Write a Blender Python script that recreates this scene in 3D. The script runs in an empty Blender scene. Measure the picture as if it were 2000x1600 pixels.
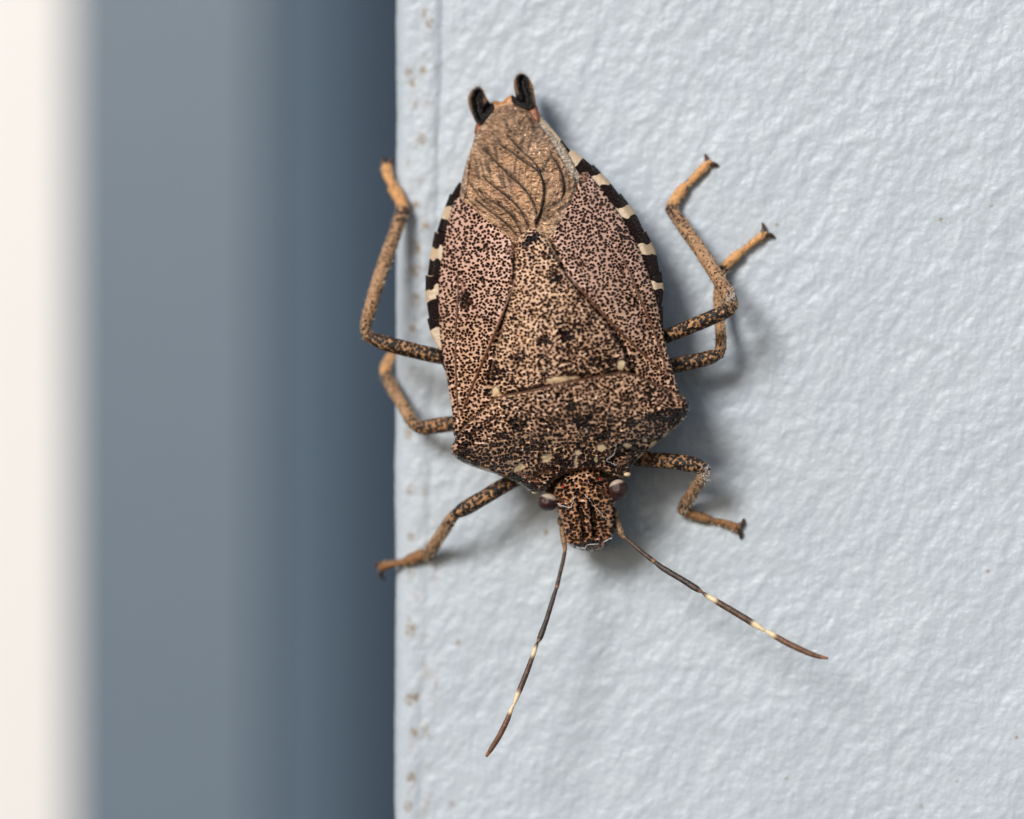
import bpy, bmesh, math, random
import numpy as np
from mathutils import Vector, Matrix
from mathutils.geometry import delaunay_2d_cdt

random.seed(7)
rng = np.random.default_rng(11)
MM = 0.001                       # everything below is worked out in millimetres, the scene is in metres
scene = bpy.context.scene
col = scene.collection

# ------------------------------------------------------------------ camera
YAW = math.radians(10.0)
LENS, SENSOR, DIST = 150.0, 36.0, 143.0
FWD = np.array([-math.sin(YAW), math.cos(YAW), 0.0])
RIGHT = np.array([math.cos(YAW), math.sin(YAW), 0.0])
UP = np.array([0.0, 0.0, 1.0])
CAM = -FWD * DIST
cam_data = bpy.data.cameras.new('camera')
cam = bpy.data.objects.new('camera', cam_data)
col.objects.link(cam)
cam.location = CAM * MM
cam.rotation_euler = (math.radians(90), 0, YAW)
cam_data.lens = LENS
cam_data.sensor_width = SENSOR
cam_data.clip_start = 0.005
cam_data.clip_end = 20.0
cam_data.dof.use_dof = True
cam_data.dof.focus_distance = (DIST - 3.7) * MM
cam_data.dof.aperture_fstop = 28.0
cam_data.dof.aperture_blades = 9
scene.camera = cam

# ------------------------------------------------------------------ light
SUN = Vector((-0.40, -1.0, 0.55)).normalized()       # towards the sun
world = bpy.data.worlds.new('World')
scene.world = world
world.use_nodes = True
wn = world.node_tree.nodes
wl = world.node_tree.links
sky = wn.new('ShaderNodeTexSky')
sky.sky_type = 'NISHITA'
sky.sun_disc = False
sky.sun_elevation = math.asin(SUN.z)
sky.sun_rotation = math.atan2(SUN.x, SUN.y)
wn['Background'].inputs['Strength'].default_value = 0.075
wl.new(sky.outputs['Color'], wn['Background'].inputs['Color'])
sun_data = bpy.data.lights.new('sun', 'SUN')
sun_data.energy = 2.5
sun_data.angle = math.radians(20)
sun_data.color = (1.0, 0.965, 0.92)
sun = bpy.data.objects.new('sun', sun_data)
col.objects.link(sun)
sun.rotation_euler = SUN.to_track_quat('Z', 'Y').to_euler()
sun.location = Vector(SUN) * 0.5

scene.view_settings.view_transform = 'Standard'
scene.view_settings.look = 'None'
scene.view_settings.gamma = 1.0
scene.view_settings.use_curve_mapping = False
scene.view_settings.exposure = 0.30
scene.render.engine = 'CYCLES'
scene.cycles.use_denoising = True
scene.cycles.max_bounces = 8


# ------------------------------------------------------------------ helpers
def at(px, py, h):
    """Point of the place (mm) seen at a picture position and standing h mm off the post's front face."""
    px = np.asarray(px, float); py = np.asarray(py, float); h = np.asarray(h, float)
    px, py, h = np.broadcast_arrays(px, py, h)
    k = SENSOR / LENS / 2000.0
    d = FWD + ((px - 1000.0) * k)[..., None] * RIGHT - ((py - 800.0) * k)[..., None] * UP
    t = (-h - CAM[1]) / d[..., 1]
    return CAM + t[..., None] * d


def _hash(ix, iy, seed):
    n = (ix.astype(np.int64) * 374761393 + iy.astype(np.int64) * 668265263 + seed * 974711) & 0x7fffffff
    n = ((n ^ (n >> 13)) * 1274126177) & 0x7fffffff
    return ((n ^ (n >> 16)) & 0xffff) / 65535.0


def perlin(x, y, seed=0):
    x = np.asarray(x, float); y = np.asarray(y, float)
    ix = np.floor(x); iy = np.floor(y); fx = x - ix; fy = y - iy
    u = fx * fx * fx * (fx * (fx * 6 - 15) + 10); v = fy * fy * fy * (fy * (fy * 6 - 15) + 10)
    def g(dx, dy):
        a = _hash(ix + dx, iy + dy, seed) * 2 * math.pi
        return np.cos(a) * (fx - dx) + np.sin(a) * (fy - dy)
    return ((g(0, 0) * (1 - u) + g(1, 0) * u) * (1 - v) + (g(0, 1) * (1 - u) + g(1, 1) * u) * v) * 1.5


def spline(pts, closed=False, step=3.0):
    """Catmull-Rom through the points, resampled at about `step`; works for any dimension."""
    P = np.array(pts, float); n = len(P); out = []
    m = n if closed else n - 1
    for i in range(m):
        if closed:
            p0, p1, p2, p3 = P[(i - 1) % n], P[i], P[(i + 1) % n], P[(i + 2) % n]
        else:
            p1, p2 = P[i], P[i + 1]
            p0 = P[i - 1] if i > 0 else 2 * p1 - p2
            p3 = P[i + 2] if i + 2 < n else 2 * p2 - p1
        d01 = max(np.linalg.norm(p1 - p0), 1e-6) ** 0.5
        d12 = max(np.linalg.norm(p2 - p1), 1e-6) ** 0.5
        d23 = max(np.linalg.norm(p3 - p2), 1e-6) ** 0.5
        m1 = (p2 - p1) + d12 * ((p1 - p0) / d01 - (p2 - p0) / (d01 + d12))
        m2 = (p2 - p1) + d12 * ((p3 - p2) / d23 - (p3 - p1) / (d12 + d23))
        k = max(1, int(round(np.linalg.norm(p2 - p1) / step)))
        for j in range(k):
            t = j / k
            out.append((2 * t**3 - 3 * t**2 + 1) * p1 + (t**3 - 2 * t**2 + t) * m1 + (-2 * t**3 + 3 * t**2) * p2 + (t**3 - t**2) * m2)
    if not closed:
        out.append(P[-1])
    return np.array(out)


def seg_dist(p, line):
    """Distance of every point of p (N,2) to an open polyline."""
    best = np.full(len(p), 1e9)
    line = np.asarray(line, float)
    for a, b in zip(line[:-1], line[1:]):
        d = b - a; L = max(d @ d, 1e-9)
        t = np.clip(((p - a) @ d) / L, 0, 1)
        q = p - (a + t[:, None] * d)
        best = np.minimum(best, np.hypot(q[:, 0], q[:, 1]))
    return best


def smooth(x, a, b):
    t = np.clip((x - a) / (b - a), 0, 1)
    return t * t * (3 - 2 * t)


def blob(p, cx, cy, rx, ry=None, ang=0.0):
    ry = ry or rx
    c, s = math.cos(math.radians(ang)), math.sin(math.radians(ang))
    dx, dy = p[:, 0] - cx, p[:, 1] - cy
    u = (dx * c + dy * s) / rx; v = (-dx * s + dy * c) / ry
    r = np.hypot(u, v) + 0.35 * perlin(p[:, 0] / 9, p[:, 1] / 9, 5)
    return 1 - smooth(r, 0.65, 1.2)


def make_obj(name, verts, faces, material, parent=None, attrs=None, flat=False, origin=None):
    me = bpy.data.meshes.new(name)
    V = np.asarray(verts, float) * MM
    if origin is not None:
        V = V - np.asarray(origin) * MM
    me.from_pydata(V.tolist(), [], faces)
    for k, a in (attrs or {}).items():
        a = np.asarray(a, np.float32)
        if a.ndim == 2:
            at_ = me.attributes.new(k, 'FLOAT_VECTOR', 'POINT'); at_.data.foreach_set('vector', a.ravel())
        else:
            at_ = me.attributes.new(k, 'FLOAT', 'POINT'); at_.data.foreach_set('value', a)
    bm = bmesh.new(); bm.from_mesh(me)
    bmesh.ops.recalc_face_normals(bm, faces=bm.faces)
    bm.to_mesh(me); bm.free()
    if not flat:
        me.polygons.foreach_set('use_smooth', [True] * len(me.polygons))
    me.materials.append(material)
    me.update()
    o = bpy.data.objects.new(name, me)
    col.objects.link(o)
    if origin is not None:
        o.location = np.asarray(origin) * MM
    if parent is not None:
        o.parent = parent
        pi = Matrix.Identity(4)
        q = parent
        while q is not None:
            pi = Matrix.Translation(q.location) @ pi
            q = q.parent
        o.location = Vector(o.location) - pi.to_translation()
    return o


def tag(o, label=None, cat=None, group=None, kind=None):
    if label: o['label'] = label
    if cat: o['category'] = cat
    if group: o['group'] = group
    if kind: o['kind'] = kind
    return o


def plate(name, outline, hf, material, parent, af=None, spacing=3.0, thick=0.25, roll=7.0, rollh=0.12, res=True, under=0.0):
    """A shell plate: outline in picture positions, hf(p) its height off the wall, rolled rim, real thickness."""
    B = spline(outline, True, spacing) if res else np.array(outline, float)
    nb = len(B)
    x0, y0 = B.min(0); x1, y1 = B.max(0)
    rows = []
    dy = spacing * 0.866
    for j, y in enumerate(np.arange(y0, y1, dy)):
        xs = np.arange(x0 + (j % 2) * spacing * 0.5, x1, spacing)
        rows.append(np.stack([xs, np.full(len(xs), y)], 1))
    G = np.concatenate(rows)
    ring = np.vstack([B, B[:1]])
    dist = seg_dist(G, ring)
    xx, yy = G[:, 0], G[:, 1]
    inside = np.zeros(len(G), bool)
    for a, b in zip(ring[:-1], ring[1:]):
        c = ((a[1] > yy) != (b[1] > yy))
        with np.errstate(divide='ignore', invalid='ignore'):
            xi = (b[0] - a[0]) * (yy - a[1]) / (b[1] - a[1]) + a[0]
        inside ^= c & (xx < xi)
    G = G[inside & (dist > spacing * 0.6)]
    P = np.vstack([B, G])
    res_ = delaunay_2d_cdt([Vector(p) for p in P.tolist()], [], [list(range(nb))], 1, 1e-5)
    vv = np.array([[v.x, v.y] for v in res_[0]])
    tris = [list(f) for f in res_[2]]
    # boundary loop in the output
    orig = res_[3]
    back = {}
    for i, o_ in enumerate(orig):
        for k in o_:
            back[k] = i
    loop = [back[i] for i in range(nb)]
    d = seg_dist(vv, ring)
    h = hf(vv) - rollh * (1 - np.sqrt(np.clip(1 - (1 - np.clip(d / roll, 0, 1)) ** 2, 0, 1)))
    V = at(vv[:, 0], vv[:, 1], h)
    pm = np.stack([vv[:, 0] / 60, -vv[:, 1] / 60, np.zeros(len(vv))], 1)
    attrs = {'pmm': pm}
    for k, a in (af(vv) if af else {}).items():
        attrs[k] = a
    # rim going down and a lower face
    cen = B.mean(0)
    n = len(V)
    lb = vv[loop]
    inn = lb + (cen - lb) * under
    low = at(inn[:, 0], inn[:, 1], h[loop] - thick)
    V = np.vstack([V, low])
    for k in attrs:
        a = np.asarray(attrs[k]); attrs[k] = np.concatenate([a, a[loop]])
    faces = tris
    m = len(loop)
    for i in range(m):
        j = (i + 1) % m
        faces.append([loop[i], loop[j], n + j, n + i])
    faces.append([n + i for i in range(m)])
    return make_obj(name, V, faces, material, parent, attrs)


def tube(name, path, radii, material, parent, segs=14, flat=1.0, step=0.05, jit=0.0, caps=True, ridge=0.0, origin=None, resample=True):
    """Tapered, continuous tube through 3-D points (mm); attributes: pmm = (along, around), along = 0..1."""
    Q = np.hstack([np.asarray(path, float), np.asarray(radii, float)[:, None]])
    S = spline(Q, False, step) if resample else Q
    C, R = S[:, :3], np.clip(S[:, 3], 0.002, None)
    n = len(C)
    T = np.gradient(C, axis=0); T /= np.linalg.norm(T, axis=1)[:, None] + 1e-12
    ref = np.array([0, -1.0, 0])
    N = ref - T * (T @ ref)[:, None]
    bad = np.linalg.norm(N, axis=1) < 0.2
    N[bad] = np.array([1.0, 0, 0]) - T[bad] * T[bad][:, :1]
    N /= np.linalg.norm(N, axis=1)[:, None]
    Bn = np.cross(T, N)
    L = np.concatenate([[0], np.cumsum(np.linalg.norm(np.diff(C, axis=0), axis=1))])
    V = []; pm = []; al = []
    for i in range(n):
        for k in range(segs):
            a = 2 * math.pi * k / segs
            r = R[i] * (1 + ridge * math.cos(4 * a))
            if jit:
                r *= 1 + jit * float(perlin(L[i] * 5 + 31, k * 0.9, 3))
            V.append(C[i] + N[i] * math.cos(a) * r * flat + Bn[i] * math.sin(a) * r)
            pm.append((L[i], (a if a < math.pi else 2 * math.pi - a) * R.max(), 0)); al.append(L[i] / L[-1])
    F = []
    for i in range(n - 1):
        for k in range(segs):
            k2 = (k + 1) % segs
            F.append([i * segs + k, i * segs + k2, (i + 1) * segs + k2, (i + 1) * segs + k])
    if caps:
        for i, sgn in ((0, -1), (n - 1, 1)):
            c = len(V); V.append(C[i] + T[i] * sgn * R[i] * 0.55); pm.append((L[i], 0.1, 0)); al.append(L[i] / L[-1])
            for k in range(segs):
                F.append([i * segs + k, i * segs + (k + 1) % segs, c])
    return make_obj(name, V, F, material, parent, {'pmm': pm, 'along': al}, origin=origin)


# ------------------------------------------------------------------ materials
class Nodes:
    def __init__(self, name):
        self.m = bpy.data.materials.new(name)
        self.m.use_nodes = True
        self.t = self.m.node_tree
        self.bsdf = self.t.nodes['Principled BSDF']
    def put(self, sock, v):
        if v is None: return
        if hasattr(v, 'is_output'):
            self.t.links.new(v, sock)
        else:
            if sock.type == 'RGBA' and len(v) == 3: v = (*v, 1)
            sock.default_value = v
    def attr(self, n, out='Fac'):
        a = self.t.nodes.new('ShaderNodeAttribute'); a.attribute_name = n
        return a.outputs[out]
    def math(self, op, a, b=None, c=None, clamp=False):
        n = self.t.nodes.new('ShaderNodeMath'); n.operation = op; n.use_clamp = clamp
        self.put(n.inputs[0], a); self.put(n.inputs[1], b); self.put(n.inputs[2], c)
        return n.outputs[0]
    def vmath(self, op, a, b=None, scale=None):
        n = self.t.nodes.new('ShaderNodeVectorMath'); n.operation = op
        self.put(n.inputs[0], a); self.put(n.inputs[1], b)
        if scale is not None: self.put(n.inputs['Scale'], scale)
        return n.outputs[0]
    def noise(self, vec, scale, detail=2.0, rough=0.5, out='Fac', dims='3D', dist=0.0):
        n = self.t.nodes.new('ShaderNodeTexNoise'); n.noise_dimensions = dims
        self.put(n.inputs['Vector'], vec); n.inputs['Scale'].default_value = scale
        n.inputs['Detail'].default_value = detail; n.inputs['Roughness'].default_value = rough
        n.inputs['Distortion'].default_value = dist
        return n.outputs[out]
    def vor(self, vec, scale, rand=1.0, dims='2D', out='Distance', feature='F1'):
        n = self.t.nodes.new('ShaderNodeTexVoronoi'); n.voronoi_dimensions = dims; n.feature = feature
        self.put(n.inputs['Vector'], vec); n.inputs['Scale'].default_value = scale
        n.inputs['Randomness'].default_value = rand
        return n.outputs[out]
    def rng(self, v, a, b, c, d, interp='SMOOTHSTEP'):
        n = self.t.nodes.new('ShaderNodeMapRange'); n.interpolation_type = interp
        for s, x in zip(('Value', 'From Min', 'From Max', 'To Min', 'To Max'), (v, a, b, c, d)):
            self.put(n.inputs[s], x)
        return n.outputs[0]
    def mix(self, f, a, b, blend='MIX'):
        n = self.t.nodes.new('ShaderNodeMix'); n.data_type = 'RGBA'; n.blend_type = blend
        self.put(n.inputs[0], f); self.put(n.inputs[6], a); self.put(n.inputs[7], b)
        return n.outputs[2]
    def mapping(self, v, scale=(1, 1, 1), rot=0.0):
        n = self.t.nodes.new('ShaderNodeMapping')
        self.put(n.inputs['Vector'], v); n.inputs['Scale'].default_value = scale
        n.inputs['Rotation'].default_value = (0, 0, rot)
        return n.outputs[0]
    def bump(self, h, dist_mm, strength=1.0, normal=None):
        n = self.t.nodes.new('ShaderNodeBump')
        self.put(n.inputs['Height'], h); n.inputs['Distance'].default_value = dist_mm * MM
        n.inputs['Strength'].default_value = strength
        if normal is not None: self.put(n.inputs['Normal'], normal)
        return n.outputs[0]
    def objco(self, mm=True):
        n = self.t.nodes.new('ShaderNodeTexCoord')
        return self.vmath('SCALE', n.outputs['Object'], scale=1000.0) if mm else n.outputs['Object']
    def done(self, color=None, rough=None, normal=None, spec=0.5, metal=None, sss=None, coat=None):
        b = self.bsdf.inputs
        self.put(b['Base Color'], color); self.put(b['Roughness'], rough); self.put(b['Normal'], normal)
        self.put(b['Specular IOR Level'], spec); self.put(b['Metallic'], metal)
        if coat is not None: self.put(b['Coat Weight'], coat); b['Coat Roughness'].default_value = 0.2
        return self.m


def shell_material(name, cream=(0.60, 0.44, 0.29), pink=(0.50, 0.34, 0.29), cell=9.4, worm=0.5, r0=0.27, rough=0.14, wrinkle=1.0):
    """Horny shell: pale ground crowded with dark, glossy, sunken punctures that run together in blotches."""
    N = Nodes(name)
    P = N.attr('pmm', 'Vector')
    dark, pale, tint, rust = N.attr('dark'), N.attr('pale'), N.attr('tint'), N.attr('rust')
    w = N.vmath('SUBTRACT', N.noise(P, 2.6, 1, out='Color'), (0.5, 0.5, 0.5))
    Pw = N.vmath('ADD', P, N.vmath('SCALE', w, scale=0.16))
    Pw = N.mapping(Pw, (0.94, 1.06, 1), math.radians(-11))
    dist = N.vor(Pw, cell, 0.88)
    cellc = N.vor(Pw, cell, 0.88, out='Color')
    n1 = N.noise(P, 1.6, 3, 0.6)
    n2 = N.noise(N.mapping(P, (0.7, 1.3, 1), math.radians(-11)), 3.6, 2, 0.55)
    D = N.math('ADD', dark, N.math('ADD', N.math('MULTIPLY', N.math('SUBTRACT', n1, 0.52), 1.9), N.math('MULTIPLY', N.math('SUBTRACT', n2, 0.5), 1.1)), clamp=True)
    sep = N.t.nodes.new('ShaderNodeSeparateColor'); N.put(sep.inputs[0], cellc)
    r = N.math('ADD', N.math('MULTIPLY_ADD', D, 0.30, r0), N.math('MULTIPLY', N.math('SUBTRACT', sep.outputs[0], 0.5), 0.14))
    e = N.math('SUBTRACT', dist, r)
    dot = N.rng(e, -0.05, 0.05, 1.0, 0.0)
    pit = N.rng(dist, 0.0, 0.42, 0.0, 1.0)
    # short transverse runs that tie neighbouring punctures together
    wn_ = N.noise(N.mapping(P, (0.50, 1.5, 1), math.radians(-11)), 6.0, 2, 0.6)
    wr = N.math('MULTIPLY', N.rng(wn_, N.math('MULTIPLY_ADD', D, -0.20, 0.635), N.math('MULTIPLY_ADD', D, -0.20, 0.675), 0.0, 1.0), worm)
    ink = N.math('MULTIPLY', N.math('MAXIMUM', dot, wr), N.math('SUBTRACT', 1.0, N.math('MAXIMUM', pale, N.math('MULTIPLY', rust, 0.9))), clamp=True)
    base = N.mix(tint, cream, pink)
    base = N.mix(N.math('MULTIPLY', N.rng(n1, 0.40, 0.75, 0, 1), 0.30), base, (0.28, 0.17, 0.10))
    base = N.mix(pale, base, (0.82, 0.62, 0.39))
    ringm = N.math('MULTIPLY', N.rng(e, 0.0, 0.27, 0.9, 0.0), N.math('SUBTRACT', 1.0, pale))
    base = N.mix(ringm, base, (0.22, 0.085, 0.035))
    base = N.mix(N.math('MULTIPLY', rust, 0.9), base, (0.17, 0.066, 0.032))
    inkc = N.mix(N.rng(sep.outputs[1], 0.35, 1.0, 0, 1), (0.008, 0.0045, 0.0035), (0.055, 0.022, 0.011))
    colr = N.mix(ink, base, inkc)
    fine = N.noise(P, 24, 3, 0.6)
    hgt = N.math('ADD', N.math('MULTIPLY', pit, N.math('SUBTRACT', 1.0, pale)), N.math('ADD', N.math('MULTIPLY', fine, 0.22), N.math('MULTIPLY', N.math('MULTIPLY', N.math('SUBTRACT', wn_, n2), -1.5 * wrinkle), N.math('MULTIPLY_ADD', pale, -0.9, 1.0))))
    nor = N.bump(hgt, 0.075, 1.0)
    ro = N.math('MULTIPLY_ADD', ink, -0.03, rough)
    return N.done(colr, ro, nor, N.math('MULTIPLY_ADD', ink, -0.58, 0.85))


M_SHELL = shell_material('shell_punctured', cream=(0.78, 0.49, 0.30), pink=(0.64, 0.385, 0.27), worm=1.0, r0=0.325, wrinkle=1.2)
M_WING = shell_material('wing_leather', cream=(0.72, 0.44, 0.27), pink=(0.66, 0.405, 0.31), worm=0.6, r0=0.345, wrinkle=0.6)
M_HEAD = shell_material('head_shell', cream=(0.62, 0.31, 0.15), pink=(0.54, 0.27, 0.16), cell=8.6, worm=0.6, r0=0.36, wrinkle=0.6)


def membrane_material():
    N = Nodes('wing_membrane_bronze')
    P = N.attr('pmm', 'Vector'); dark = N.attr('dark'); pale = N.attr('pale')
    st = N.noise(N.mapping(P, (0.6, 2.0, 1), math.radians(35)), 5.0, 3, 0.55, dist=0.5)
    cr = N.noise(N.mapping(P, (0.75, 1.5, 1), math.radians(-38)), 8.5, 2, 0.55, dist=0.6)
    n1 = N.noise(P, 1.3, 3, 0.6)
    c = N.mix(N.rng(n1, 0.3, 0.72, 0, 1), (0.95, 0.60, 0.35), (0.74, 0.44, 0.26))
    c = N.mix(N.rng(st, 0.54, 0.72, 0, 0.6), c, (0.20, 0.10, 0.06))
    c = N.mix(N.rng(cr, 0.36, 0.50, 0.7, 0), c, (0.13, 0.062, 0.035))
    c = N.mix(N.math('MULTIPLY', N.attr('tail'), N.rng(n1, 0.3, 0.6, 0.2, 0.65)), c, (0.20, 0.115, 0.075))
    c = N.mix(pale, c, (0.62, 0.52, 0.40))
    c = N.mix(dark, c, (0.02, 0.010, 0.007))
    h = N.math('ADD', N.math('MULTIPLY', st, 1.0), N.math('MULTIPLY', cr, 1.0))
    m = N.math('MULTIPLY', N.math('SUBTRACT', 1.0, N.math('MAXIMUM', pale, dark)), 0.3)
    return N.done(c, 0.15, N.bump(h, 0.22, 1.0), 1.0, m)


M_MEMB = membrane_material()


def connex_material():
    N = Nodes('abdomen_margin_banded')
    P = N.attr('pmm', 'Vector'); band = N.attr('dark')
    b = N.rng(N.math('ADD', band, N.math('MULTIPLY', N.math('SUBTRACT', N.noise(P, 5.5, 4, 0.65), 0.5), 1.1)), 0.40, 0.56, 0, 1)
    pits = N.vor(P, 15.0, 0.9)
    c = N.mix(N.noise(P, 3, 2), (0.55, 0.385, 0.22), (0.44, 0.35, 0.26))
    k = N.mix(N.rng(pits, 0.1, 0.5, 0, 1), (0.03, 0.014, 0.01), (0.008, 0.006, 0.006))
    return N.done(N.mix(b, c, k), 0.32, N.bump(N.math('ADD', N.math('MULTIPLY', pits, b), N.math('MULTIPLY', N.noise(P, 9, 3), 0.5)), 0.04), N.math('MULTIPLY_ADD', b, -0.22, 0.36))


M_CONNEX = connex_material()


def leg_material(name, a, b, cover, cell=8.0, ends=0.0):
    """Straw or tan leg with dark blotchy speckling; `cover` is how much of it is dark."""
    N = Nodes(name)
    P = N.objco(); al = N.attr('along')
    n = N.noise(P, cell, 3, 0.6)
    v = N.vor(P, cell * 0.8, 1.0, '3D')
    k = N.math('ADD', n, N.math('MULTIPLY', N.math('SUBTRACT', 0.5, v), 0.35))
    if ends:
        k = N.math('ADD', k, N.math('MULTIPLY', N.math('ABSOLUTE', N.math('SUBTRACT', al, 0.45)), ends))
    ink = N.rng(k, 0.60 - cover, 0.66 - cover, 0, 1)
    base = N.mix(N.noise(P, 3, 2), a, b)
    base = N.mix(N.rng(k, 0.44 - cover, 0.60 - cover, 0, 0.6), base, (0.17, 0.08, 0.035))
    c = N.mix(ink, base, (0.012, 0.008, 0.006))
    return N.done(c, 0.38, N.bump(N.math('ADD', n, N.math('MULTIPLY', N.noise(P, 22, 2), 0.6)), 0.06), 0.4)


M_FEMUR = leg_material('femur_speckled', (0.64, 0.36, 0.17), (0.46, 0.22, 0.08), 0.175, 9.0)
M_TIBIA = leg_material('tibia_straw', (0.64, 0.40, 0.22), (0.42, 0.215, 0.105), -0.05, 11.0, 0.36)
M_TARSUS = leg_material('tarsus_amber', (0.82, 0.46, 0.19), (0.58, 0.26, 0.09), -0.12, 7.0, 0.20)


def simple(name, c, rough=0.45, cell=10, var=0.4, bump=0.02, spec=0.5):
    N = Nodes(name)
    P = N.objco()
    n = N.noise(P, cell, 3, 0.6)
    d = tuple(x * (1 - var) for x in c)
    return N.done(N.mix(N.rng(n, 0.35, 0.65, 0, 1), c, d), rough, N.bump(n, bump), spec)


def lobe_material():
    N = Nodes('lobe_black')
    P = N.objco(); rim = N.attr('rim')
    n = N.noise(P, 9, 3, 0.6)
    c = N.mix(N.rng(N.math('ADD', rim, N.math('MULTIPLY', N.math('SUBTRACT', n, 0.5), 0.5)), 0.4, 0.7, 0, 1), (0.009, 0.007, 0.0065), (0.20, 0.09, 0.03))
    return N.done(c, 0.3, N.bump(n, 0.12), 0.35)


M_BLACK = lobe_material()
M_ORANGE = simple('tail_orange', (0.55, 0.24, 0.06), 0.4, 5, 0.45)
M_RUST = simple('tail_rust', (0.34, 0.10, 0.03), 0.4, 5, 0.45)
M_BELLY = simple('belly_tan', (0.30, 0.20, 0.11), 0.45, 6, 0.7)
M_IVORY = simple('tooth_ivory', (0.66, 0.52, 0.33), 0.4, 6, 0.2)
M_LINT = simple('lint_white', (0.75, 0.74, 0.72), 0.8, 20, 0.15)
M_BRISTLE = simple('bristle_straw', (0.55, 0.42, 0.28), 0.5, 5, 0.3)
M_CLAW = simple('claw_dark', (0.10, 0.045, 0.02), 0.35, 12, 0.6)
M_OCEL = simple('ocellus_red', (0.42, 0.02, 0.015), 0.15, 5, 0.2, 0.0, 0.7)


def eye_material():
    N = Nodes('compound_eye')
    P = N.objco(); pale = N.attr('pale')
    v = N.vor(P, 26, 0.25, '3D')
    c = N.mix(N.rng(v, 0.2, 0.6, 0, 1), (0.075, 0.03, 0.026), (0.022, 0.008, 0.009))
    c = N.mix(pale, c, (0.55, 0.43, 0.34))
    return N.done(c, 0.28, N.bump(N.math('SUBTRACT', 1.0, v), 0.02, 0.7), 0.5)


M_EYE = eye_material()


def antenna_material(bands):
    """Dark antenna joint, ivory where the joint has its pale bands (positions along the joint)."""
    N = Nodes('antenna_joint')
    P = N.attr('pmm', 'Vector'); al = N.attr('along')
    n = N.noise(P, 11, 3, 0.65)
    c = N.mix(N.rng(n, 0.42, 0.62, 0, 1), bands[0], bands[1])
    alw = N.math('ADD', al, N.math('MULTIPLY', N.math('SUBTRACT', n, 0.5), 0.05))
    for a, b, cc in bands[2]:
        f = N.math('MULTIPLY', N.rng(alw, a - 0.045, a + 0.045, 0, 1), N.rng(alw, b - 0.045, b + 0.045, 1, 0))
        c = N.mix(f, c, cc)
    return N.done(c, 0.4, N.bump(n, 0.03), 0.45)


IV = (0.84, 0.66, 0.42)
DK = (0.035, 0.022, 0.017); BR = (0.12, 0.065, 0.038)
M_ANT = [antenna_material(((0.33, 0.20, 0.10), (0.07, 0.04, 0.025), [])),
         antenna_material((DK, BR, [(-0.1, 0.07, (0.3, 0.15, 0.07)), (0.94, 1.1, (0.3, 0.15, 0.07))])),
         antenna_material(((0.03, 0.022, 0.019), (0.085, 0.055, 0.04), [(0.96, 1.1, (0.3, 0.16, 0.08))])),
         antenna_material(((0.06, 0.034, 0.022), (0.15, 0.08, 0.048), [(0.09, 0.24, IV), (0.80, 1.1, IV)])),
         antenna_material(((0.13, 0.062, 0.036), (0.21, 0.105, 0.06), [(-0.1, 0.17, IV), (0.9, 1.1, (0.32, 0.14, 0.07))]))]


def post_material():
    N = Nodes('post_paint')
    P = N.objco(); stain = N.attr('stain')
    n = N.noise(P, 0.35, 3, 0.6)
    c = N.mix(N.rng(n, 0.3, 0.7, 0, 1), (0.475, 0.532, 0.59), (0.455, 0.514, 0.575))
    f = N.noise(P, 6, 3, 0.65)
    c = N.mix(N.math('MULTIPLY', N.math('MULTIPLY', stain, N.rng(f, 0.30, 0.60, 0, 1)), 0.85), c, (0.24, 0.165, 0.085))
    sp = N.noise(P, 2.3, 1, 0.5)
    c = N.mix(N.rng(sp, 0.78, 0.81, 0, 0.2), c, (0.30, 0.24, 0.16))
    fine = N.noise(P, 7, 4, 0.55)
    return N.done(c, 0.40, N.bump(fine, 0.035, 0.6), 0.42)


def paint(name, a, b, rough=0.4):
    N = Nodes(name)
    P = N.objco()
    n = N.noise(P, 0.12, 3, 0.6)
    return N.done(N.mix(n, a, b), rough, N.bump(N.noise(P, 1.2, 3, 0.5), 0.06), 0.5)


M_POST = post_material()
M_SIDING = paint('siding_paint', (0.104, 0.150, 0.202), (0.098, 0.143, 0.194))
M_WHITE = paint('trim_paint', (0.735, 0.725, 0.715), (0.72, 0.71, 0.70))

# ------------------------------------------------------------------ the painted post
XE = float(at(768, 800, 0)[0])
X_R = 60.0


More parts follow.
